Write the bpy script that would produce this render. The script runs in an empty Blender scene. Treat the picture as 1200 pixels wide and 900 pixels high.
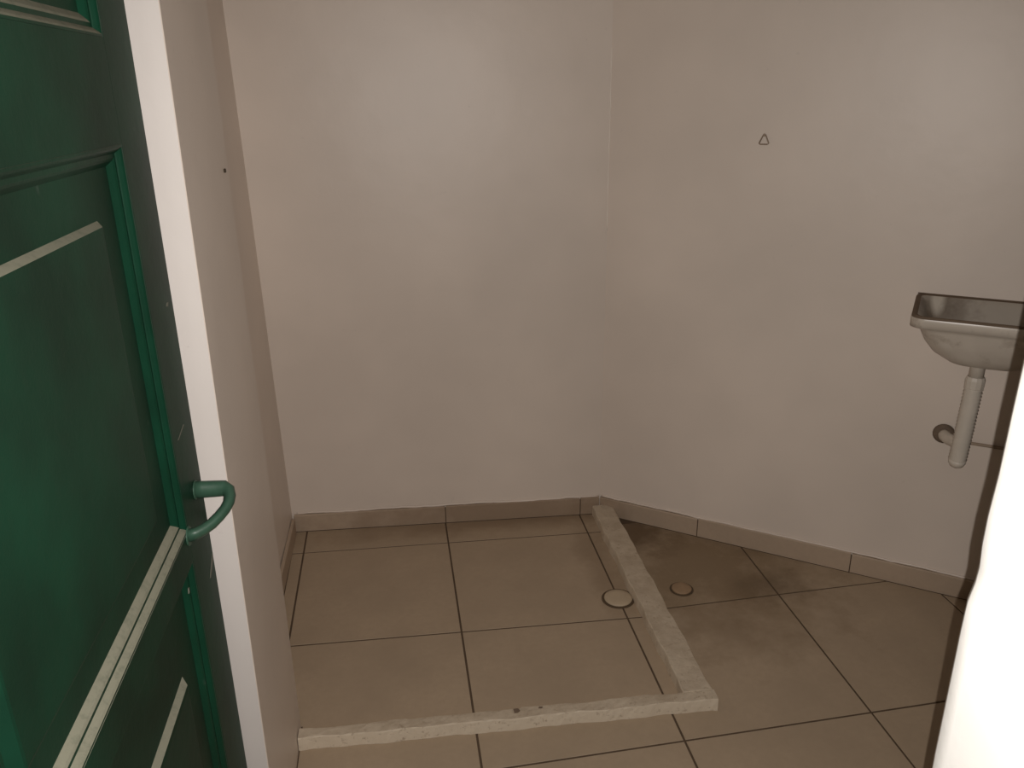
import bpy, bmesh, math, random
from mathutils import Vector, Matrix
random.seed(7)
C = bpy.context.scene
COL = C.collection

# ------------------------------------------------------------------ camera
H = 1.35
F_PX = 949.0
cam_d = bpy.data.cameras.new('camera')
cam = bpy.data.objects.new('camera', cam_d); COL.objects.link(cam)
cam_d.sensor_width = 36.0
cam_d.lens = F_PX / 1200.0 * 36.0
cam_d.clip_start = 0.01
dv = Vector((-153.0, -344.0, F_PX)).normalized()          # room depth axis seen in camera (right, down, forward)
vv = Vector((36.0, 2600.0, F_PX)); vv = (vv - dv * vv.dot(dv)).normalized()
tv = vv.cross(dv)
right = Vector((tv.x, dv.x, -vv.x)); down = Vector((tv.y, dv.y, -vv.y)); fwd = Vector((tv.z, dv.z, -vv.z))
R = Matrix((right, -down, -fwd)).transposed().to_4x4()
cam.matrix_world = Matrix.Translation((0, 0, H)) @ R
C.camera = cam

# ------------------------------------------------------------------ world, light, exposure
w = bpy.data.worlds.new('world'); C.world = w; w.use_nodes = True
bg = w.node_tree.nodes['Background']
bg.inputs[0].default_value = (0.93, 0.96, 1.0, 1)
bg.inputs[1].default_value = 0.02
ld = bpy.data.lights.new('phone_flash', 'SPOT')          # the phone's own LED, just right of its lens
ld.energy = 60.0
ld.color = (1.0, 0.945, 0.895)
ld.shadow_soft_size = 0.0012
ld.spot_size = math.radians(135); ld.spot_blend = 1.0
lo = bpy.data.objects.new('phone_flash', ld); COL.objects.link(lo)
lo.matrix_world = Matrix.Translation(Vector((0.0108, -0.002, H + 0.004))) @ R
C.view_settings.view_transform = 'Standard'
C.view_settings.look = 'None'
C.view_settings.gamma = 1.0
C.view_settings.use_curve_mapping = False
C.view_settings.exposure = 0.0

# ------------------------------------------------------------------ materials
def newmat(name):
    m = bpy.data.materials.new(name); m.use_nodes = True
    nt = m.node_tree; nt.nodes.clear()
    out = nt.nodes.new('ShaderNodeOutputMaterial'); b = nt.nodes.new('ShaderNodeBsdfPrincipled')
    nt.links.new(b.outputs[0], out.inputs[0])
    return m, nt, b

def noise(nt, scale, detail=4, rough=0.55, vec=None):
    n = nt.nodes.new('ShaderNodeTexNoise'); n.inputs['Scale'].default_value = scale
    n.inputs['Detail'].default_value = detail; n.inputs['Roughness'].default_value = rough
    if vec is None:
        g = nt.nodes.new('ShaderNodeNewGeometry'); vec = g.outputs['Position']
    nt.links.new(vec, n.inputs['Vector'])
    return n.outputs['Fac']

def ramp(nt, fac, stops):
    r = nt.nodes.new('ShaderNodeValToRGB')
    e = r.color_ramp.elements
    while len(e) < len(stops): e.new(0.5)
    for i, (p, c) in enumerate(stops):
        e[i].position = p
        e[i].color = (*c, 1) if not isinstance(c, (int, float)) else (c, c, c, 1)
    nt.links.new(fac, r.inputs[0])
    return r.outputs[0]

def mix(nt, fac, a, b):
    m = nt.nodes.new('ShaderNodeMix'); m.data_type = 'RGBA'
    for sock, v in ((m.inputs[0], fac), (m.inputs[6], a), (m.inputs[7], b)):
        if isinstance(v, (int, float)): sock.default_value = v
        elif isinstance(v, tuple): sock.default_value = (*v, 1)
        else: nt.links.new(v, sock)
    return m.outputs[2]

def math_n(nt, op, a, b=None):
    m = nt.nodes.new('ShaderNodeMath'); m.operation = op
    for i, v in enumerate((a, b)):
        if v is None: continue
        if isinstance(v, (int, float)): m.inputs[i].default_value = v
        else: nt.links.new(v, m.inputs[i])
    return m.outputs[0]

def bump(nt, b, h, strength, dist=0.01):
    n = nt.nodes.new('ShaderNodeBump'); n.inputs['Strength'].default_value = strength
    n.inputs['Distance'].default_value = dist
    nt.links.new(h, n.inputs['Height']); nt.links.new(n.outputs[0], b.inputs['Normal'])

def ellipse_mask(nt, cx, cy, rx, ry, soft=1.0):
    """1 at the centre of a floor stain, 0 outside it, with a noisy outline (world position)."""
    g = nt.nodes.new('ShaderNodeNewGeometry')
    s = nt.nodes.new('ShaderNodeSeparateXYZ'); nt.links.new(g.outputs['Position'], s.inputs[0])
    dx = math_n(nt, 'DIVIDE', math_n(nt, 'SUBTRACT', s.outputs[0], cx), rx)
    dy = math_n(nt, 'DIVIDE', math_n(nt, 'SUBTRACT', s.outputs[1], cy), ry)
    r = math_n(nt, 'SQRT', math_n(nt, 'ADD', math_n(nt, 'MULTIPLY', dx, dx), math_n(nt, 'MULTIPLY', dy, dy)))
    n1 = noise(nt, 9.0, 5, 0.65, g.outputs['Position'])
    r2 = math_n(nt, 'ADD', r, math_n(nt, 'MULTIPLY', math_n(nt, 'SUBTRACT', n1, 0.5), 1.5))
    return ramp(nt, r2, [(0.25, 1.0), (min(0.99, 0.25 + 0.75 * soft), 0.0)])

def wall_mat(name, c, dirt=0.10, rough=0.42):
    m, nt, b = newmat(name)
    n1 = noise(nt, 2.3, 3); n2 = noise(nt, 14, 5)
    dark = tuple(v * (1 - dirt) for v in c)
    col = mix(nt, ramp(nt, n1, [(0.35, 0.0), (0.7, 1.0)]), dark, c)
    spots = ramp(nt, noise(nt, 38, 3, 0.7), [(0.26, 1.0), (0.30, 0.0)])
    col = mix(nt, math_n(nt, 'MULTIPLY', spots, 0.18), col, tuple(v * 0.6 for v in c))
    nt.links.new(col, b.inputs['Base Color'])
    b.inputs['Roughness'].default_value = rough
    bump(nt, b, math_n(nt, 'ADD', n2, math_n(nt, 'MULTIPLY', n1, 2.5)), 0.25, 0.004)
    return m

M_WALL = wall_mat('cream_wall_paint', (0.80, 0.70, 0.615))
M_PIER = wall_mat('white_edge_paint', (0.69, 0.638, 0.60), 0.05)
M_JAMB = wall_mat('white_plaster', (0.92, 0.90, 0.86), 0.02)
M_CEIL = wall_mat('ceiling_paint', (0.80, 0.74, 0.66), 0.06, 0.7)

def tile_mat(name, c, stain=False):
    m, nt, b = newmat(name)
    n1 = noise(nt, 5, 4); n2 = noise(nt, 60, 4, 0.7)
    col = mix(nt, ramp(nt, n1, [(0.3, 0.0), (0.7, 1.0)]), tuple(v * 0.86 for v in c), c)
    col = mix(nt, ramp(nt, n2, [(0.35, 0.35), (0.6, 0.0)]), col, tuple(v * 0.82 for v in c))
    if stain:
        k = ellipse_mask(nt, 0.87, 1.97, 0.42, 0.46)
        col = mix(nt, math_n(nt, 'MULTIPLY', k, 0.62), col, (0.16, 0.10, 0.042))
        k2 = ellipse_mask(nt, 0.72, 2.24, 0.16, 0.20)
        col = mix(nt, math_n(nt, 'MULTIPLY', k2, 0.75), col, (0.10, 0.058, 0.026))
        k3 = ellipse_mask(nt, 1.02, 1.86, 0.15, 0.10)
        col = mix(nt, math_n(nt, 'MULTIPLY', k3, 0.45), col, (0.10, 0.062, 0.028))
    else:
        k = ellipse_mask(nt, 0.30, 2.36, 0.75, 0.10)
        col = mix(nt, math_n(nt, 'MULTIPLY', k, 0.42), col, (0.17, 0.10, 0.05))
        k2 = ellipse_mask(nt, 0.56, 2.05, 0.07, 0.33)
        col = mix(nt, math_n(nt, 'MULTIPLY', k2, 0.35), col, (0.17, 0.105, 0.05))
    nt.links.new(col, b.inputs['Base Color'])
    b.inputs['Roughness'].default_value = 0.55
    bump(nt, b, n2, 0.12, 0.002)
    return m
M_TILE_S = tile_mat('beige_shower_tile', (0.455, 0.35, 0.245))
M_TILE_F = tile_mat('beige_floor_tile', (0.455, 0.35, 0.245), True)
M_SKIRT = tile_mat('beige_skirting_tile', (0.50, 0.385, 0.285))

def plain(name, c, rough=0.5, metal=0.0, var=0.12, scale=25):
    m, nt, b = newmat(name)
    n = noise(nt, scale, 4)
    nt.links.new(mix(nt, n, tuple(v * (1 - var) for v in c), tuple(min(1, v * (1 + var)) for v in c)), b.inputs['Base Color'])
    b.inputs['Roughness'].default_value = rough; b.inputs['Metallic'].default_value = metal
    return m
M_GROUT = plain('dark_grout', (0.105, 0.070, 0.043), 0.95)
M_RIDGE = wall_mat('paint_ridge', (0.88, 0.80, 0.72), 0.02)

def kerb_mat():
    m, nt, b = newmat('worn_white_kerb')
    g = nt.nodes.new('ShaderNodeNewGeometry')
    sn = nt.nodes.new('ShaderNodeSeparateXYZ'); nt.links.new(g.outputs['Normal'], sn.inputs[0])
    n1 = noise(nt, 16, 5, 0.65); n2 = noise(nt, 70, 4, 0.7)
    white = (0.66, 0.565, 0.44); worn = (0.40, 0.315, 0.225)
    up = ramp(nt, sn.outputs[2], [(0.5, 0.0), (0.9, 1.0)])
    wear = math_n(nt, 'MULTIPLY', ramp(nt, n1, [(0.34, 0.35), (0.62, 1.0)]), up)
    col = mix(nt, math_n(nt, 'MULTIPLY', wear, 0.78), white, worn)
    col = mix(nt, ramp(nt, n2, [(0.30, 0.6), (0.42, 0.0)]), col, (0.30, 0.22, 0.15))
    nt.links.new(col, b.inputs['Base Color']); b.inputs['Roughness'].default_value = 0.8
    bump(nt, b, math_n(nt, 'ADD', n1, math_n(nt, 'MULTIPLY', n2, 0.4)), 0.5, 0.006)
    return m
M_KERB = kerb_mat()
M_CHIP = plain('dark_chip', (0.17, 0.12, 0.085), 0.9)

def door_mat(name, rough, spec):
    m, nt, b = newmat(name)
    g = nt.nodes.new('ShaderNodeNewGeometry')
    sn = nt.nodes.new('ShaderNodeSeparateXYZ'); nt.links.new(g.outputs['Normal'], sn.inputs[0])
    n1 = noise(nt, 5, 4); n2 = noise(nt, 55, 4, 0.7)
    col = mix(nt, ramp(nt, n1, [(0.35, 0.0), (0.65, 1.0)]), (0.0045, 0.026, 0.0140), (0.006, 0.048, 0.025))
    scuff = ramp(nt, noise(nt, 30, 2, 0.6), [(0.74, 0.0), (0.80, 0.5)])
    col = mix(nt, scuff, col, (0.06, 0.09, 0.07))
    # dust that has settled on ledges
    dust = math_n(nt, 'MULTIPLY', ramp(nt, sn.outputs[2], [(0.25, 0.0), (0.45, 1.0)]), ramp(nt, n2, [(0.25, 0.65), (0.5, 1.0)]))
    col = mix(nt, math_n(nt, 'MULTIPLY', dust, 0.85), col, (0.275, 0.265, 0.20))
    nt.links.new(col, b.inputs['Base Color'])
    nt.links.new(ramp(nt, dust, [(0.2, rough), (0.8, 0.8)]), b.inputs['Roughness'])
    b.inputs['Specular IOR Level'].default_value = spec
    bump(nt, b, math_n(nt, 'ADD', n2, math_n(nt, 'MULTIPLY', n1, 3.0)), 0.16, 0.003)
    return m
M_DOOR = door_mat('dark_green_paint', 0.50, 0.18)
M_DOOR_M = door_mat('dark_green_gloss_paint', 0.42, 0.15)
M_HANDLE = plain('green_painted_iron', (0.035, 0.085, 0.055), 0.45, 0.0, 0.3, 60)

def basin_mat():
    m, nt, b = newmat('grimy_white_ceramic')
    n1 = noise(nt, 22, 4, 0.6); n2 = noise(nt, 7, 3)
    col = mix(nt, ramp(nt, n2, [(0.35, 0.0), (0.7, 1.0)]), (0.55, 0.49, 0.42), (0.68, 0.62, 0.54))
    col = mix(nt, ramp(nt, n1, [(0.30, 0.5), (0.42, 0.0)]), col, (0.34, 0.28, 0.22))
    nt.links.new(col, b.inputs['Base Color']); b.inputs['Roughness'].default_value = 0.3
    return m
M_BASIN = basin_mat()
def inside_mat():
    m, nt, b = newmat('stained_basin_inside')
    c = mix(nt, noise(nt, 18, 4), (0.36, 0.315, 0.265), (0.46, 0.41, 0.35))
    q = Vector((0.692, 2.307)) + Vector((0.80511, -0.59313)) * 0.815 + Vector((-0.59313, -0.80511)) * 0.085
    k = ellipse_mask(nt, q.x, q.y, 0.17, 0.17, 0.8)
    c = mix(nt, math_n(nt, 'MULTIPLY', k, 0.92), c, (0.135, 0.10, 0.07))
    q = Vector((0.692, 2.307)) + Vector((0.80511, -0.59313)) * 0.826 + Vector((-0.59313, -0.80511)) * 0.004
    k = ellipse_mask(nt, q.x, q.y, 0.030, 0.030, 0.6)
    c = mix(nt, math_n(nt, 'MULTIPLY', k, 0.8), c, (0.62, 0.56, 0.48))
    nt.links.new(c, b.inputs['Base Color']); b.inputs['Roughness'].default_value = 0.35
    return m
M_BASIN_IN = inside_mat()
M_RIM = plain('dirty_rim', (0.17, 0.125, 0.09), 0.8, 0, 0.3, 14)
M_RIM.node_tree.nodes['Principled BSDF'].inputs['Specular IOR Level'].default_value = 0.12
M_GRIME = plain('brown_grime', (0.15, 0.105, 0.07), 0.7)
M_PVC = plain('white_plastic_pipe', (0.66, 0.60, 0.52), 0.45, 0, 0.10, 30)
M_FLANGE = plain('rusty_flange', (0.16, 0.115, 0.08), 0.8, 0, 0.4, 60)
M_DRAIN = plain('cream_plastic_cover', (0.50, 0.40, 0.28), 0.6, 0, 0.10, 40)
M_DRAIN2 = plain('brown_stained_cover', (0.33, 0.22, 0.13), 0.7, 0, 0.25, 40)
M_RING = plain('brown_drain_ring', (0.10, 0.066, 0.036), 0.8)
M_HOLE = plain('dark_hole', (0.05, 0.035, 0.02), 0.8)
M_WIRE = plain('brown_wire', (0.34, 0.26, 0.19), 0.6)
M_SCUFF = plain('pale_scuff', (0.16, 0.16, 0.125), 0.8)
M_OUT = plain('grey_concrete', (0.42, 0.39, 0.35), 0.9)

# ------------------------------------------------------------------ helpers
ORG = {}
def obj(name, bm, mats, parent=None, smooth=False, org=None):
    """one mesh object from world-space geometry; its origin is its parent's, or org"""
    o0 = ORG[parent] if parent is not None else Vector(org or (0, 0, 0))
    bmesh.ops.recalc_face_normals(bm, faces=bm.faces)
    bmesh.ops.translate(bm, verts=bm.verts, vec=-o0)
    me = bpy.data.meshes.new(name); bm.to_mesh(me); bm.free()
    for m in (mats if isinstance(mats, (list, tuple)) else [mats]): me.materials.append(m)
    if smooth:
        for p in me.polygons: p.use_smooth = True
    o = bpy.data.objects.new(name, me); COL.objects.link(o)
    if parent is not None: o.parent = parent
    else: o.location = o0
    ORG[o] = o0
    return o
def thing(name, label, cat, loc, group=None):
    o = bpy.data.objects.new(name, None); COL.objects.link(o); o.empty_display_size = 0.1
    o.location = loc; o['label'] = label; o['category'] = cat
    if group: o['group'] = group
    ORG[o] = Vector(loc)
    return o
def tag(o, label, cat, group=None):
    o['label'] = label; o['category'] = cat
    if group: o['group'] = group
    return o
def struct(name, bm, mats, smooth=False):
    o = obj(name, bm, mats, None, smooth); o['kind'] = 'structure'
    return o
def group_struct(name, loc):
    o = bpy.data.objects.new(name, None); COL.objects.link(o); o.location = loc; o['kind'] = 'structure'
    o.empty_display_size = 0.1
    ORG[o] = Vector(loc); return o

def add_prism(bm, pts, z0, z1, top=None, mat=0):
    """vertical prism over polygon pts; z0/z1 numbers; optional different top polygon (lean)"""
    top = top or pts
    a = [bm.verts.new((p[0], p[1], z0)) for p in pts]
    b = [bm.verts.new((p[0], p[1], z1)) for p in top]
    n = len(pts); fs = [bm.faces.new(a[::-1]), bm.faces.new(b)]
    for i in range(n): fs.append(bm.faces.new((a[i], a[(i + 1) % n], b[(i + 1) % n], b[i])))
    for f in fs: f.material_index = mat
    return fs
def add_box(bm, a, b, bevel=0.0):
    x0, y0, z0 = a; x1, y1, z1 = b
    before = set(bm.verts)
    fs = add_prism(bm, [(x0, y0), (x1, y0), (x1, y1), (x0, y1)], z0, z1)
    if bevel:
        es = list({e for f in fs for e in f.edges})
        bmesh.ops.bevel(bm, geom=es, offset=bevel, segments=2, affect='EDGES', profile=0.6)
    return fs
def add_tube(bm, path, radii, seg=12, caps=True, squash=None):
    pts = [Vector(p) for p in path]
    if isinstance(radii, (int, float)): radii = [radii] * len(pts)
    rings = []; up = None
    for i, p in enumerate(pts):
        t = (pts[min(i + 1, len(pts) - 1)] - pts[max(i - 1, 0)]).normalized()
        if up is None:
            up = Vector((0, 0, 1)) if abs(t.z) < 0.9 else Vector((1, 0, 0))
        u = (up - t * up.dot(t)).normalized(); up = u; v = t.cross(u)
        ku, kv = squash or (1, 1)
        rings.append([bm.verts.new(p + (u * ku * math.cos(a) + v * kv * math.sin(a)) * radii[i])
                      for a in (2 * math.pi * k / seg for k in range(seg))])
    for r0, r1 in zip(rings, rings[1:]):
        for k in range(seg): bm.faces.new((r0[k], r0[(k + 1) % seg], r1[(k + 1) % seg], r1[k]))
    if caps: bm.faces.new(rings[0][::-1]); bm.faces.new(rings[-1])
def add_disc_stack(bm, c, prof, seg=24, ax=None, ay=None, az=None):
    """lathe: prof = [(radius, height)...] about axis az through c"""
    c = Vector(c); ax = ax or Vector((1, 0, 0)); ay = ay or Vector((0, 1, 0)); az = az or Vector((0, 0, 1))
    rings = []
    for r, h in prof:
        rings.append([bm.verts.new(c + az * h + (ax * math.cos(t) + ay * math.sin(t)) * r)
                      for t in (2 * math.pi * k / seg for k in range(seg))])
    for r0, r1 in zip(rings, rings[1:]):
        for k in range(seg): bm.faces.new((r0[k], r0[(k + 1) % seg], r1[(k + 1) % seg], r1[k]))
    bm.faces.new(rings[0][::-1]); bm.faces.new(rings[-1])

def clip(poly, px, py, nx, ny):
    """keep the side of poly where (p - P).n >= 0"""
    out = []
    for i in range(len(poly)):
        a = poly[i]; b = poly[(i + 1) % len(poly)]
        da = (a[0] - px) * nx + (a[1] - py) * ny; db = (b[0] - px) * nx + (b[1] - py) * ny
        if da >= 0: out.append(a)
        if (da >= 0) != (db >= 0):
            t = da / (da - db); out.append((a[0] + (b[0] - a[0]) * t, a[1] + (b[1] - a[1]) * t))
    return out
def offset_poly(poly, d):
    """inset a counter-clockwise polygon by d"""
    n = len(poly); out = []
    for i in range(n):
        p0 = Vector(poly[i - 1]); p = Vector(poly[i]); p1 = Vector(poly[(i + 1) % n])
        e0 = (p - p0).normalized(); e1 = (p1 - p).normalized()
        n0 = Vector((-e0.y, e0.x)); n1 = Vector((-e1.y, e1.x))
        b = n0 + n1; k = max(0.25, 1 + n0.dot(n1))
        out.append(tuple(p + b * (d / k)))
    return out
def area(poly):
    return 0.5 * sum(poly[i][0] * poly[(i + 1) % len(poly)][1] - poly[(i + 1) % len(poly)][0] * poly[i][1] for i in range(len(poly)))
def clean(poly):
    out = []
    for p in poly:
        if not out or (Vector(p) - Vector(out[-1])).length > 1e-4: out.append(p)
    if len(out) > 1 and (Vector(out[0]) - Vector(out[-1])).length < 1e-4: out.pop()
    return out
def tile_bm(poly, z0, z1, gap=0.0026, bev=0.0005):
    poly = clean(poly)
    if len(poly) < 3 or area(poly) < 2e-4: return None
    p = offset_poly(poly, gap); q = offset_poly(poly, gap + bev)
    bm = bmesh.new(); dz = random.uniform(-0.0002, 0.0002)
    a = [bm.verts.new((x, y, z0)) for x, y in p]
    b = [bm.verts.new((x, y, z1 - bev + dz)) for x, y in p]
    c = [bm.verts.new((x, y, z1 + dz)) for x, y in q]
    n = len(p); bm.faces.new(a[::-1]); bm.faces.new(c)
    for r0, r1 in ((a, b), (b, c)):
        for i in range(n): bm.faces.new((r0[i], r0[(i + 1) % n], r1[(i + 1) % n], r1[i]))
    return bm

# ------------------------------------------------------------------ room frame (metres; camera stands over x=0, y=0)
CEIL = 2.30
RP = Vector((0.692, 2.307)); RW = Vector((0.80511, -0.59313)); RN = Vector((-0.59313, -0.80511))   # right wall skirting face
def RWALL(s, n, z): return (RP.x + RW.x * s + RN.x * n, RP.y + RW.y * s + RN.y * n, z)
BP = Vector((-0.359, 2.400)); BW = Vector((0.99867, -0.05154)); BN = Vector((-0.05154, -0.99867))   # back wall skirting face
def BWALL(s, n, z): return (BP.x + BW.x * s + BN.x * n, BP.y + BW.y * s + BN.y * n, z)
SK = 0.010                                # skirting tile thickness: the walls stand that far behind
# corner of back and right wall
def meet(p, d, q, e):
    t = ((q.x - p.x) * e.y - (q.y - p.y) * e.x) / (d.x * e.y - d.y * e.x); return p + d * t
CORNER = meet(BP - BN * SK, BW, RP - RN * SK, RW)
CORNER_F = meet(BP, BW, RP, RW)
PIER_X = -0.270; PIER_Y0 = 1.158; PIER_Y1 = 1.508
FR0, FR1 = 0.335, 0.450                   # doorway wall (near the camera)

# floor base (the grout bed), one slab
bm = bmesh.new(); add_box(bm, (-0.62, FR0, -0.10), (3.3, 2.7, -0.0012)); floor = struct('floor', bm, M_GROUT)
bm = bmesh.new(); add_box(bm, (-3.2, -3.4, -0.12), (3.3, FR0, -0.02)); struct('floor_outside', bm, M_OUT)
bm = bmesh.new(); add_box(bm, (-0.72, FR0, CEIL), (3.3, 2.7, CEIL + 0.1)); struct('ceiling', bm, M_CEIL)

def gridded_wall(name, p0, p1, z1, thick, nrm, lean0=(0, 0), lean1=(0, 0), mat=M_WALL):
    """slab wall between floor points p0..p1 with its room face there; top may lean; slightly uneven plaster"""
    bm = bmesh.new(); p0 = Vector(p0); p1 = Vector(p1); nrm = Vector(nrm)
    nx, nz = 24, 24; front = []
    for j in range(nz + 1):
        row = []
        for i in range(nx + 1):
            u = i / nx; v = j / nz
            p = p0.lerp(p1, u) + (Vector(lean0).lerp(Vector(lean1), u)) * v
            wob = 0.0 if i in (0, nx) else 0.0016 * math.sin(u * 9.1 + v * 4.3) * math.sin(v * 7.7 + u * 2.0)
            p = p + nrm * wob
            row.append(bm.verts.new((p.x, p.y, -0.003 + (z1 + 0.003) * v)))
        front.append(row)
    for j in range(nz):
        for i in range(nx): bm.faces.new((front[j][i], front[j][i + 1], front[j + 1][i + 1], front[j + 1][i]))
    edge = [front[0][i] for i in range(nx + 1)] + [front[j][nx] for j in range(1, nz + 1)] + \
           [front[nz][i] for i in range(nx - 1, -1, -1)] + [front[j][0] for j in range(nz - 1, 0, -1)]
    back = [bm.verts.new(v.co - Vector((nrm.x, nrm.y, 0)) * thick) for v in edge]
    n = len(edge)
    for k in range(n): bm.faces.new((edge[k], edge[(k + 1) % n], back[(k + 1) % n], back[k]))
    bm.faces.new(back)
    nf = nx * nz
    bm.faces.ensure_lookup_table()
    for i, f in enumerate(bm.faces): f.smooth = i < nf
    bmesh.ops.split_edges(bm, edges=[e for e in bm.edges if len({f.smooth for f in e.link_faces}) == 2])
    return struct(name, bm, mat)

LWX = -0.3695
bl = BP - BN * SK; bl = meet(bl, BW, Vector((LWX - 0.006, 0)), Vector((0, 1)))
gridded_wall('wall_back', bl - BW * 0.05, CORNER, CEIL, 0.12, BN)
rend = meet(RP - RN * SK, RW, Vector((0, FR1)), Vector((1, 0)))
gridded_wall('wall_right', CORNER, rend, CEIL, 0.12, RN)
gridded_wall('wall_left', (LWX - 0.018, 1.45), (LWX - 0.005, 2.42), CEIL, 0.12, (1, 0), (-0.03, 0), (-0.03, 0))

# wall end beside the door: bright edge face towards the doorway, side face towards the shower
bm = bmesh.new()
base = [(-0.50, PIER_Y0 - 0.010), (PIER_X, PIER_Y0 - 0.010), (PIER_X, PIER_Y1), (-0.50, PIER_Y1)]
topp = [(-0.50, PIER_Y0 + 0.055), (PIER_X - 0.004, PIER_Y0 + 0.055), (PIER_X - 0.004, PIER_Y1 + 0.003), (-0.50, PIER_Y1 + 0.003)]
fs = add_prism(bm, base, -0.003, CEIL, topp)
vert = [e for e in bm.edges if abs(e.verts[0].co.z - e.verts[1].co.z) > 1 and e.verts[0].co.x > -0.4]
bmesh.ops.bevel(bm, geom=vert, offset=0.0012, segments=1, affect='EDGES')
bm.normal_update()
for f in bm.faces:
    f.material_index = 1 if f.normal.y < -0.9 else 0
struct('wall_end', bm, [M_WALL, M_PIER])
bm = bmesh.new(); add_box(bm, (-0.62, FR0, -0.003), (-0.50, PIER_Y1, CEIL)); struct('wall_entry', bm, M_WALL)

# doorway wall: left piece, right piece with an uneven plastered edge, lintel above the door opening
bm = bmesh.new(); add_box(bm, (-3.2, FR0, -0.003), (-0.342, FR1, CEIL)); struct('wall_front_left', bm, M_JAMB)
bm = bmesh.new()
JX = 0.440
prof = [(-0.003, 0.4375), (0.40, 0.438), (0.70, 0.4395), (0.80, 0.437), (0.888, 0.4368), (0.93, 0.4366), (0.958, 0.4372),
        (0.975, 0.4405), (0.99, 0.4412), (1.01, 0.4395), (1.035, 0.4393), (1.07, 0.4410), (1.12, 0.4412), (1.174, 0.442),
        (1.25, 0.4428), (1.5, 0.443), (1.9, 0.444), (CEIL, 0.445)]
rows = []
prof = [(0.0 - 0.003 if z < 0 else (CEIL if z >= CEIL else H + (z - H) * 0.9), x * 0.9) for z, x in prof]
for z, x in prof:
    pr = [(3.2, FR1), (x + 0.020, FR1), (x + 0.006, FR1 - 0.003), (x + 0.001, FR1 - 0.010), (x, FR1 - 0.022), (x + 0.003, FR0 + 0.03),
          (x + 0.006, FR0 + 0.012), (x + 0.014, FR0 + 0.003), (x + 0.03, FR0), (3.2, FR0)]
    rows.append([bm.verts.new((a, b, z)) for a, b in pr])
for r0, r1 in zip(rows, rows[1:]):
    n = len(r0)
    for k in range(n): bm.faces.new((r0[k], r0[(k + 1) % n], r1[(k + 1) % n], r1[k]))
bm.faces.new(rows[0]); bm.faces.new(rows[-1])
struct('wall_front_right', bm, M_JAMB, True)
bm = bmesh.new(); add_box(bm, (-0.342, FR0, 2.04), (0.390, FR1, CEIL)); struct('wall_front_lintel', bm, M_JAMB)

# ridge of paint left along the inner corner
bm = bmesh.new()
path = []; rad = []
for k in range(33):
    z = 0.95 + (1.46 - 0.95) * k / 32
    dd = (BN + RN).normalized() * 0.0008
    path.append((CORNER.x + dd.x + random.uniform(-.0006, .0006), CORNER.y + dd.y, z))
    rad.append(0.0013 + 0.0005 * math.sin(k * 0.9))
add_tube(bm, path, rad, 8); struct('trim_1', bm, M_RIDGE, True)

# ------------------------------------------------------------------ floor tiles
XL = [-0.780, -0.331, 0.119, 0.568, 1.017, 1.466, 1.915, 2.364, 2.813]
def yo(k): return lambda x: 1.337 + 0.466 * k + 0.028 * (x - 0.74)          # joints of the outer floor
def ys(k): return lambda x: (1.7925 if k == 0 else 2.248) - 0.036 * (x - 0.12)   # joints in the shower
KS = 0.640
def KFf(x): return 1.4535 - 0.031 * (x + 0.268)
KF = 1.438                                                        # under the kerbs
def cell(x0, x1, f0, f1): return [(x0, f0(x0)), (x1, f0(x1)), (x1, f1(x1)), (x0, f1(x0))]
pieces = []
for i in range(len(XL) - 1):
    for k in range(-2, 3):
        c = cell(XL[i], XL[i + 1], yo(k - 1) if k > -2 else (lambda x: FR1 + 0.001), yo(k))
        c = clip(c, RP.x, RP.y, RN.x, RN.y)                                    # right wall
        c = clip(c, 0, FR1 + 0.001, 0, 1); c = clip(c, -0.499, 0, 1, 0) if c else c
        if not c: continue
        ymax = max(p[1] for p in c); xmin = min(p[0] for p in c); xmax = max(p[0] for p in c)
        if xmax <= KS + 1e-6:
            c = clip(c, 0, KFf(0), -0.031, -1)
            if c and xmax < PIER_X + 0.01: c = clip(c, 0, PIER_Y0 - 0.012, 0, -1)
            elif c and min(p[0] for p in c) < PIER_X and max(p[1] for p in c) > PIER_Y0:
                c1 = clip(c, PIER_X, 0, 1, 0); c = c1
            if c: pieces.append(c)
        elif xmin < KS < xmax and ymax > KF:
            y_lo = min(p[1] for p in c)
            if y_lo >= KF: pieces.append(clip(c, KS, 0, 1, 0))
            else:
                f0, f1 = yo(k - 1), yo(k)
                pieces.append([(xmin, f0(xmin)), (xmax, f0(xmax)), (xmax, f1(xmax)), (KS, f1(KS)), (KS, KFf(KS)), (xmin, KFf(xmin))])
        else: pieces.append(c)
for c in pieces:
    if not c: continue
    b = tile_bm(c, -0.0012, 0.0)
    if b: obj('floor_tile', b, M_TILE_F, floor)
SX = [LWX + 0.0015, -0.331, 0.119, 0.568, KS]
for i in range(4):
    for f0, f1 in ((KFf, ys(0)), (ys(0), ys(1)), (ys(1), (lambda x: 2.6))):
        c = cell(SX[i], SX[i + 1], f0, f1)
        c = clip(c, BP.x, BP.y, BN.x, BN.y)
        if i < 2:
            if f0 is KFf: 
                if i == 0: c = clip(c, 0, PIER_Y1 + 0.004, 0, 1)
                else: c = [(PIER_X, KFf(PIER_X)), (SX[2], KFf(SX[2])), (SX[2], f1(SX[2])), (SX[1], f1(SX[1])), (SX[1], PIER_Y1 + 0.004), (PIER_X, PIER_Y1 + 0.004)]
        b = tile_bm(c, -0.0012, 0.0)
        if b: obj('shower_tile', b, M_TILE_S, floor)

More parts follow.
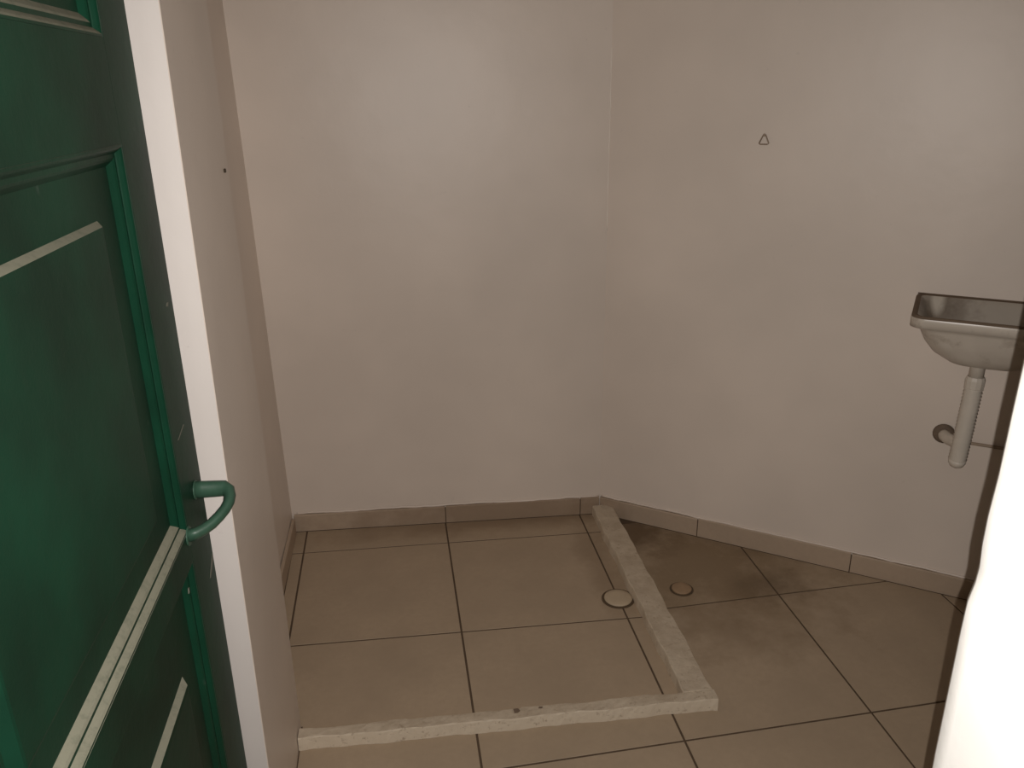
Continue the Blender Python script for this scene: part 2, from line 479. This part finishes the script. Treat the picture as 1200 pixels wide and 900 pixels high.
# ------------------------------------------------------------------ skirting tiles
def skirting(name, W, joints, h, n0, n1, hs=None):
    g = group_struct(name, W(joints[0], 0, 0))
    for k, (s0, s1) in enumerate(zip(joints, joints[1:])):
        s0 += 0.0015; s1 -= 0.0015; hh = h + (hs[k] if hs else 0)
        bm = bmesh.new()
        prof = [(n0, 0.0005), (n1, 0.0005), (n1, hh - 0.003), (n1 - 0.003, hh), (n0, hh)]
        a = [bm.verts.new(W(s0, n, z)) for n, z in prof]; b = [bm.verts.new(W(s1, n, z)) for n, z in prof]
        bm.faces.new(a); bm.faces.new(b[::-1])
        for i in range(len(prof)): bm.faces.new((a[i], a[(i + 1) % 5], b[(i + 1) % 5], b[i]))
        obj('skirting_tile', bm, M_SKIRT, g)
    # grout behind the joints
    bm = bmesh.new()
    prof = [(n0, 0.0002), (n1 - 0.003, 0.0002), (n1 - 0.003, h - 0.006), (n0, h - 0.006)]
    a = [bm.verts.new(W(joints[0], n, z)) for n, z in prof]; b = [bm.verts.new(W(joints[-1], n, z)) for n, z in prof]
    bm.faces.new(a); bm.faces.new(b[::-1])
    for i in range(4): bm.faces.new((a[i], a[(i + 1) % 4], b[(i + 1) % 4], b[i]))
    obj('joint_filler', bm, M_GROUT, g)
    return g
lenB = (CORNER_F - BP).length
skirting('baseboard_back', BWALL, [-0.010, 0.4805, 0.931, lenB], 0.060, -SK + 0.0015, 0.0, [0.0, 0.001, 0.003])
sc = (CORNER_F - RP).dot(RW)
skirting('baseboard_right', RWALL, [sc, 0.2635, 0.7185, 1.17, 1.62, 2.07, 2.52, 3.0], 0.061, -SK + 0.0015, 0.0, [0.0, 0.003, 0.0, 0, 0, 0, 0])
def LWALL(s, n, z): return (LWX + 0.006 + n + (s - 2.40) * 0.0125, s, z)
skirting('baseboard_left', LWALL, [1.515, 1.96, 2.385], 0.058, -SK + 0.001, 0.0)

# uneven bead of plaster along the top of the skirting
def bead(name, W, a, b, h):
    bm = bmesh.new(); n = int((b - a) / 0.012); path = []; rad = []; p = 0
    for k in range(n + 1):
        p = 0.75 * p + random.uniform(-0.0010, 0.0010)
        path.append(W(a + (b - a) * k / n, -SK + 0.0034, h + 0.0032 + p)); rad.append(0.0030 + abs(p) * 0.5)
    add_tube(bm, path, rad, 8); struct(name, bm, M_WALL, True)
bead('trim_2', BWALL, 0.0, lenB - 0.005, 0.0605)
bead('trim_3', RWALL, sc + 0.005, 2.9, 0.0615)

# ------------------------------------------------------------------ shower kerb
kerb = thing('shower_kerb', 'low worn white painted kerb bounding the tiled shower floor', 'kerb', (0.64, 1.42, 0))
def rough_bar(a, b, half_w0, half_w1, h, seg, dents=()):
    """rounded low bar from a to b with a hand-made, uneven surface"""
    bm = bmesh.new(); a = Vector(a); b = Vector(b); t = (b - a).normalized(); nn = Vector((-t.y, t.x))
    prof = [(-1, 0), (-1.0, 0.5), (-0.985, 0.90), (-0.93, 0.99), (-0.5, 1.0), (0, 1.0), (0.5, 1.0), (0.93, 0.99), (0.985, 0.90), (1.0, 0.5), (1, 0)]
    rows = []
    for i in range(seg + 1):
        u = i / seg; p = a.lerp(b, u); hw = half_w0 + (half_w1 - half_w0) * u
        row = []
        for k, (q, z) in enumerate(prof):
            j = (0.0015 * math.sin(u * 23 + (2 if q > 0 else 0)) + 0.0010 * math.sin(u * 61 + q) + random.uniform(-0.0006, 0.0006))
            jz = (0.0010 * math.sin(u * 31 + k * 0.3) + random.uniform(-0.0005, 0.0005)) if z > 0.3 else 0
            zz = z * h + jz
            for (du, side, wd, dep) in dents:
                if abs(u - du) < wd and q * side > 0.3 and z > 0.5: zz -= dep
            r = p + nn * (q * hw + (j if abs(q) > 0.8 else 0))
            row.append(bm.verts.new((r.x, r.y, max(0.0003, zz))))
        rows.append(row)
    n = len(prof)
    for r0, r1 in zip(rows, rows[1:]):
        for k in range(n - 1): bm.faces.new((r0[k], r0[k + 1], r1[k + 1], r1[k]))
        bm.faces.new((r0[n - 1], r0[0], r1[0], r1[n - 1]))
    bm.faces.new(rows[0]); bm.faces.new(rows[-1])
    return bm
KH = 0.034
bm = rough_bar((-0.268, 1.4545), (0.674, 1.4245), 0.0140, 0.0160, KH, 90, [(0.512, 1, 0.008, 0.010)])
fk = obj('front_bar', bm, M_KERB, kerb)
bm = rough_bar((0.6375, 1.440), (0.643, 2.340), 0.0345, 0.0345, KH + 0.001, 70)
obj('side_bar', bm, M_KERB, kerb)
bm = bmesh.new()
add_prism(bm, [(0.206, 1.4425), (0.217, 1.4410), (0.221, 1.4500), (0.217, 1.4575), (0.207, 1.4570)], 0.018, 0.0300)
add_prism(bm, [(0.262, 1.4440), (0.270, 1.4435), (0.273, 1.4480), (0.264, 1.4490)], 0.030, 0.0352)
obj('chip', bm, M_CHIP, fk)

# ------------------------------------------------------------------ drains
def drain(name, label, c, r, mat, tilt=0.0, rim=M_GROUT):
    t = thing(name, label, 'drain', (c[0], c[1], 0), None)
    bm = bmesh.new(); add_disc_stack(bm, (c[0], c[1], 0.0003), [(r * 1.16, 0), (r * 1.16, 0.0012), (r * 1.05, 0.0022), (r * 1.0, 0.0010)], 32)
    obj('rim', bm, rim, t)
    bm = bmesh.new()
    az = Vector((0, -math.sin(tilt), math.cos(tilt))); ay = Vector((0, math.cos(tilt), math.sin(tilt)))
    add_disc_stack(bm, (c[0], c[1], 0.0022 + r * abs(math.sin(tilt))), [(r * 0.97, -0.001), (r * 0.99, 0.002), (r * 0.90, 0.0042), (r * 0.5, 0.0050), (r * 0.1, 0.0052)], 32, None, ay, az)
    obj('cover', bm, mat, t, True)
    return t
drain('floor_drain', 'round cream drain cover inside the shower, beside the kerb', (0.5665, 1.866), 0.0400, M_DRAIN, 0.0, M_RING)
d2 = drain('floor_drain', 'small brown stained floor drain outside the kerb', (0.757, 1.880), 0.029, M_DRAIN2, 0.0, M_RING)

# ------------------------------------------------------------------ green panelled door, opened into the room
DX = -0.300; DT = 0.036; DY0 = 0.408; DY1 = 1.134
door = group_struct('door_1', (DX - DT / 2, DY0, 0.012))
door['label'] = 'dark green panelled wooden door standing open at the left'
def slab(name, y0, y1, z0, z1, bev=0.0012):
    bm = bmesh.new(); add_box(bm, (DX - DT, y0, z0), (DX, y1, z1), bev); return obj(name, bm, M_DOOR, door)
PY0, PY1 = DY0 + 0.095, 1.0285
slab('stile', DY0, PY0, 0.012, 2.02); slab('stile', PY1, DY1, 0.012, 2.02)
panels = [(1.409, 1.90, 0.09), (0.787, 1.296, 0.078), (0.215, 0.742, 0.130)]
for z0, z1 in ((1.90, 2.02), (1.296, 1.409), (0.742, 0.787), (0.012, 0.215)): slab('rail', PY0, PY1, z0, z1, 0.0)
def rect_rings(bm, y0, y1, z0, z1, prof, mat=0, hy=0.0):
    """nested rectangles: prof = [(inset_y, inset_z0, inset_z1, height)]"""
    rings = []
    for iy, i0, i1, h in prof:
        rings.append([bm.verts.new((DX + h, y, z)) for y, z in ((y0 + iy + hy * (iy > 0.05), z0 + i0), (y1 - iy, z0 + i0), (y1 - iy, z1 - i1), (y0 + iy + hy * (iy > 0.05), z1 - i1))])
    for r0, r1 in zip(rings, rings[1:]):
        for k in range(4): bm.faces.new((r0[k], r0[(k + 1) % 4], r1[(k + 1) % 4], r1[k]))
    return rings
MP = [(0.0002, -0.003), (0.0003, -0.0003), (0.003, -0.0002), (0.0055, -0.0020), (0.0085, -0.0055), (0.0095, -0.0070), (0.0125, -0.0070),
      (0.0140, -0.0068), (0.0170, -0.0085), (0.0210, -0.0125), (0.0235, -0.0150), (0.0240, -0.0160)]
for z0, z1, ft in panels:
    bm = bmesh.new()
    rect_rings(bm, PY0, PY1, z0, z1, [(o, o, o, h) for o, h in MP])
    obj('moulding', bm, M_DOOR_M, door)
    bm = bmesh.new()
    fy, fb = 0.097, 0.070
    rr = rect_rings(bm, PY0, PY1, z0, z1, [(0.0, 0.0, 0.0, -0.030), (0.0, 0.0, 0.0, -0.0150), (0.024, 0.024, 0.024, -0.0145), (fy - 0.012, fb - 0.012, ft - 0.003, -0.0140), (fy, fb, ft + 0.002, -0.0055), (fy + 0.003, fb + 0.003, ft + 0.009, -0.0048)], 0, -0.062)
    bm.faces.new(rr[-1]); bm.faces.new(rr[0][::-1])
    obj('panel', bm, M_DOOR, door)
# D shaped iron pull
ha = Vector((DX, 1.094, 0.8165)); hb = Vector((DX, 1.026, 0.781))
path = [ha + Vector(v) for v in ((0.0, 0, 0), (0.012, 0, 0), (0.030, -0.001, 0), (0.041, -0.002, 0.0), (0.0475, -0.006, -0.003), (0.0495, -0.013, -0.0075),
        (0.0490, -0.022, -0.0125), (0.045, -0.031, -0.018), (0.038, -0.041, -0.0235), (0.029, -0.051, -0.029), (0.019, -0.059, -0.0325), (0.010, -0.065, -0.0345))] + [hb]
bm = bmesh.new(); add_tube(bm, path, [0.0135, 0.0128, 0.0124, 0.0122, 0.0118, 0.0112, 0.0106, 0.0104, 0.0104, 0.0106, 0.0110, 0.0116, 0.0125], 14, True, (1.0, 0.72))
handle = obj('handle', bm, M_HANDLE, door, True)
for p in (ha, hb):
    bm = bmesh.new(); add_disc_stack(bm, p + Vector((0.0004, 0, 0)), [(0.0140, 0), (0.0140, 0.0012), (0.0125, 0.0022)], 20, Vector((0, 1, 0)), Vector((0, 0, 1)), Vector((1, 0, 0)))
    obj('mounting_plate', bm, M_HANDLE, handle)

bm = bmesh.new()
for pts in (((1.052, 0.9125), (1.056, 0.9115), (1.092, 0.9190), (1.088, 0.9205), (1.070, 0.9165)),
            ((1.096, 0.668), (1.101, 0.666), (1.1305, 0.680), (1.1315, 0.691), (1.118, 0.684)),
            ((0.985, 0.716), (0.990, 0.715), (0.991, 0.722), (0.987, 0.723)), ((1.10, 1.085), (1.108, 1.083), (1.112, 1.088), (1.104, 1.089))):
    vs = [bm.verts.new((DX + 0.0005, y, z)) for y, z in pts] ; ws = [bm.verts.new((DX - 0.0005, y, z)) for y, z in pts]
    bm.faces.new(vs); bm.faces.new(ws[::-1])
    for k in range(len(pts)): bm.faces.new((vs[k], vs[(k + 1) % len(pts)], ws[(k + 1) % len(pts)], ws[k]))
pc = obj('paint_chip', bm, M_SCUFF, door); pc['kind'] = 'stuff'

# ------------------------------------------------------------------ wash basin on the right wall
BS, BH = 0.948, 0.8445
basin = thing('wash_basin', 'small grimy white wash basin mounted on the right wall', 'basin', RWALL(BS, -SK, 0.64))
def rr_ring(bm, s0, s1, n0, n1, z, r0, r1, zt=0.0, k=7):
    """rounded rectangle ring in the wall frame: r0 radius at the wall corners, r1 at the front corners"""
    pts = []
    for (cs, cn, r, a0) in ((s1 - r1, n1 - r1, r1, 0), (s0 + r1, n1 - r1, r1, 90), (s0 + r0, n0 + r0, r0, 180), (s1 - r0, n0 + r0, r0, 270)):
        for i in range(k):
            a = math.radians(a0 + 90 * i / (k - 1)); pts.append((cs + r * math.cos(a), cn + r * math.sin(a)))
    return [bm.verts.new(RWALL(s, n, z + zt * (n - n0))) for s, n in pts]
def loft(bm, rings, mats=None):
    fs = []
    for q, (r0, r1) in enumerate(zip(rings, rings[1:])):
        n = len(r0)
        for k in range(n):
            f = bm.faces.new((r0[k], r0[(k + 1) % n], r1[(k + 1) % n], r1[k])); f.material_index = mats[q] if mats else 0
    return fs
s0, s1, n0, n1 = 0.778, 1.118, -SK + 0.001, 0.235
bm = bmesh.new(); R_ = []
R_.append(rr_ring(bm, s0 + 0.130, s1 - 0.130, n0 + 0.075, n1 - 0.075, BH - 0.128, 0.03, 0.03))
R_.append(rr_ring(bm, s0 + 0.090, s1 - 0.090, n0 + 0.040, n1 - 0.050, BH - 0.120, 0.04, 0.05))
R_.append(rr_ring(bm, s0 + 0.055, s1 - 0.055, n0 + 0.014, n1 - 0.032, BH - 0.098, 0.03, 0.06))
R_.append(rr_ring(bm, s0 + 0.034, s1 - 0.034, n0 + 0.004, n1 - 0.020, BH - 0.068, 0.02, 0.05))
R_.append(rr_ring(bm, s0 + 0.022, s1 - 0.022, n0 + 0.001, n1 - 0.013, BH - 0.040, 0.012, 0.04))
R_.append(rr_ring(bm, s0 + 0.018, s1 - 0.018, n0 + 0.001, n1 - 0.010, BH - 0.030, 0.010, 0.035))
R_.append(rr_ring(bm, s0 + 0.000, s1 - 0.000, n0, n1, BH - 0.028, 0.006, 0.030))
R_.append(rr_ring(bm, s0 + 0.000, s1 - 0.000, n0, n1, BH - 0.006, 0.006, 0.030))
R_.append(rr_ring(bm, s0 + 0.003, s1 - 0.003, n0, n1 - 0.003, BH - 0.001, 0.006, 0.028))
R_.append(rr_ring(bm, s0 + 0.006, s1 - 0.006, n0 + 0.003, n1 - 0.005, BH, 0.006, 0.026))
R_.append(rr_ring(bm, s0 + 0.012, s1 - 0.012, n0 + 0.008, n1 - 0.010, BH - 0.002, 0.014, 0.025))
loft(bm, R_, [0] * 7 + [1, 1, 1]); bm.faces.new(R_[0][::-1])
obj('bowl', bm, [M_BASIN, M_RIM], basin, True)
bm = bmesh.new(); R_ = []
R_.append(rr_ring(bm, s0 + 0.012, s1 - 0.012, n0 + 0.008, n1 - 0.010, BH - 0.002, 0.014, 0.025))
R_.append(rr_ring(bm, s0 + 0.023, s1 - 0.023, n0 + 0.016, n1 - 0.018, BH - 0.014, 0.02, 0.03))
R_.append(rr_ring(bm, s0 + 0.036, s1 - 0.036, n0 + 0.030, n1 - 0.030, BH - 0.055, 0.03, 0.04))
R_.append(rr_ring(bm, s0 + 0.070, s1 - 0.070, n0 + 0.050, n1 - 0.048, BH - 0.088, 0.03, 0.05))
R_.append(rr_ring(bm, s0 + 0.150, s1 - 0.150, n0 + 0.095, n1 - 0.095, BH - 0.102, 0.01, 0.01))
loft(bm, R_); bm.faces.new(R_[-1])
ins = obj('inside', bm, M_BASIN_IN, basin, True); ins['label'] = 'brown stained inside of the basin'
# grime line where the basin meets the wall and along its left rim
bm = bmesh.new()
add_tube(bm, [RWALL(s, -SK + 0.0015, BH + 0.0008) for s in (s0 + 0.003, 0.9, 1.0, s1 - 0.003)], 0.0016, 6)
obj('sealant', bm, M_GRIME, basin, True)
# plug outlet, nut, ribbed trap and flange
def ribbed(bm, path, r, rib, n, seg=16):
    pts = [Vector(p) for p in path]
    L = [0]
    for a, b in zip(pts, pts[1:]): L.append(L[-1] + (b - a).length)
    out = []; rad = []
    for i in range(n + 1):
        d = L[-1] * i / n; j = max(k for k in range(len(L)) if L[k] <= d + 1e-9); j = min(j, len(pts) - 2)
        u = (d - L[j]) / (L[j + 1] - L[j]); out.append(pts[j].lerp(pts[j + 1], u)); rad.append(r + (rib if i % 2 else 0))
    add_tube(bm, out, rad, seg)
TN = 0.115
trap = None
bm = bmesh.new()
c = Vector(RWALL(0.937, TN, 0))
add_disc_stack(bm, (c.x, c.y, 0.6815), [(0.0165, 0), (0.0165, 0.026), (0.024, 0.0345)], 20)
obj('outlet', bm, M_PVC, basin, True)
bm = bmesh.new(); add_disc_stack(bm, (c.x, c.y, 0.6475), [(0.0185, 0), (0.0215, 0.006), (0.0222, 0.026), (0.0190, 0.034)], 12)
obj('nut', bm, M_PVC, basin)
bm = bmesh.new()
ribbed(bm, [RWALL(0.937, TN, 0.655), RWALL(0.935, TN - 0.006, 0.55), RWALL(0.9325, TN - 0.014, 0.452)], 0.0186, 0.0030, 44)
add_disc_stack(bm, RWALL(0.9325, TN - 0.014, 0.432), [(0.008, 0), (0.015, 0.004), (0.0195, 0.012), (0.0205, 0.022)], 18)
tr = obj('trap', bm, M_PVC, basin, True)
bm = bmesh.new()
add_tube(bm, [RWALL(0.934, TN - 0.012, 0.490), RWALL(0.925, TN - 0.040, 0.488), RWALL(0.908, 0.035, 0.478), RWALL(0.898, 0.008, 0.475), RWALL(0.897, -SK + 0.002, 0.475)], 0.0150, 14)
obj('elbow', bm, M_PVC, tr, True)
bm = bmesh.new()
add_disc_stack(bm, RWALL(0.896, -SK + 0.0006, 0.475), [(0.027, 0), (0.027, 0.003), (0.022, 0.008), (0.0165, 0.009)], 20,
               Vector((RW.x, RW.y, 0)), Vector((0, 0, 1)), Vector((RN.x, RN.y, 0)))
fl = obj('wall_flange', bm, M_FLANGE, basin, True); fl['label'] = 'dark rusty wall flange'
bm = bmesh.new()
add_tube(bm, [RWALL(s, -SK + 0.008, 0.462) for s in (0.915, 0.96, 1.02, 1.06)] + [RWALL(1.075, -SK + 0.008, 0.467), RWALL(1.08, -SK + 0.008, 0.482), RWALL(1.08, -SK + 0.008, 0.70)], 0.0045, 8)
obj('supply_tube', bm, M_WIRE, basin, True)
bm = bmesh.new(); add_disc_stack(bm, RWALL(0.913, -SK + 0.0004, 0.462), [(0.010, 0), (0.010, 0.004), (0.007, 0.013)], 12, Vector((RW.x, RW.y, 0)), Vector((0, 0, 1)), Vector((RN.x, RN.y, 0)))
obj('supply_elbow', bm, M_WIRE, basin)

# ------------------------------------------------------------------ small things on the walls
hk = thing('wall_hook', 'tiny brown triangular wire hook high on the right wall', 'hook', RWALL(0.362, -SK, 1.218))
bm = bmesh.new()
tri = [(-0.0125, -0.010), (-0.003, 0.011), (0.003, 0.011), (0.0125, -0.010), (0.009, -0.0125), (-0.009, -0.0125), (-0.0125, -0.010)]
add_tube(bm, [RWALL(0.362 + a, -SK + 0.004, 1.216 + b) for a, b in tri], 0.0019, 8)
obj('wire_loop', bm, M_WIRE, hk, True)
bm = bmesh.new(); add_disc_stack(bm, RWALL(0.362, -SK, 1.227), [(0.0024, 0), (0.0024, 0.006), (0.004, 0.0065), (0.003, 0.0085)], 10,
                                 Vector((RW.x, RW.y, 0)), Vector((0, 0, 1)), Vector((RN.x, RN.y, 0)))
obj('nail', bm, M_WIRE, hk)
bm = bmesh.new(); add_disc_stack(bm, (PIER_X - 0.003, 1.468, 1.226), [(0.0032, 0), (0.0038, 0.003), (0.003, 0.0042)], 10, Vector((0, 1, 0)), Vector((0, 0, 1)), Vector((1, 0, 0)))
tag(obj('nail_head', bm, M_HOLE, None, False), 'small dark nail head in the left wall beside the open door', 'nail')
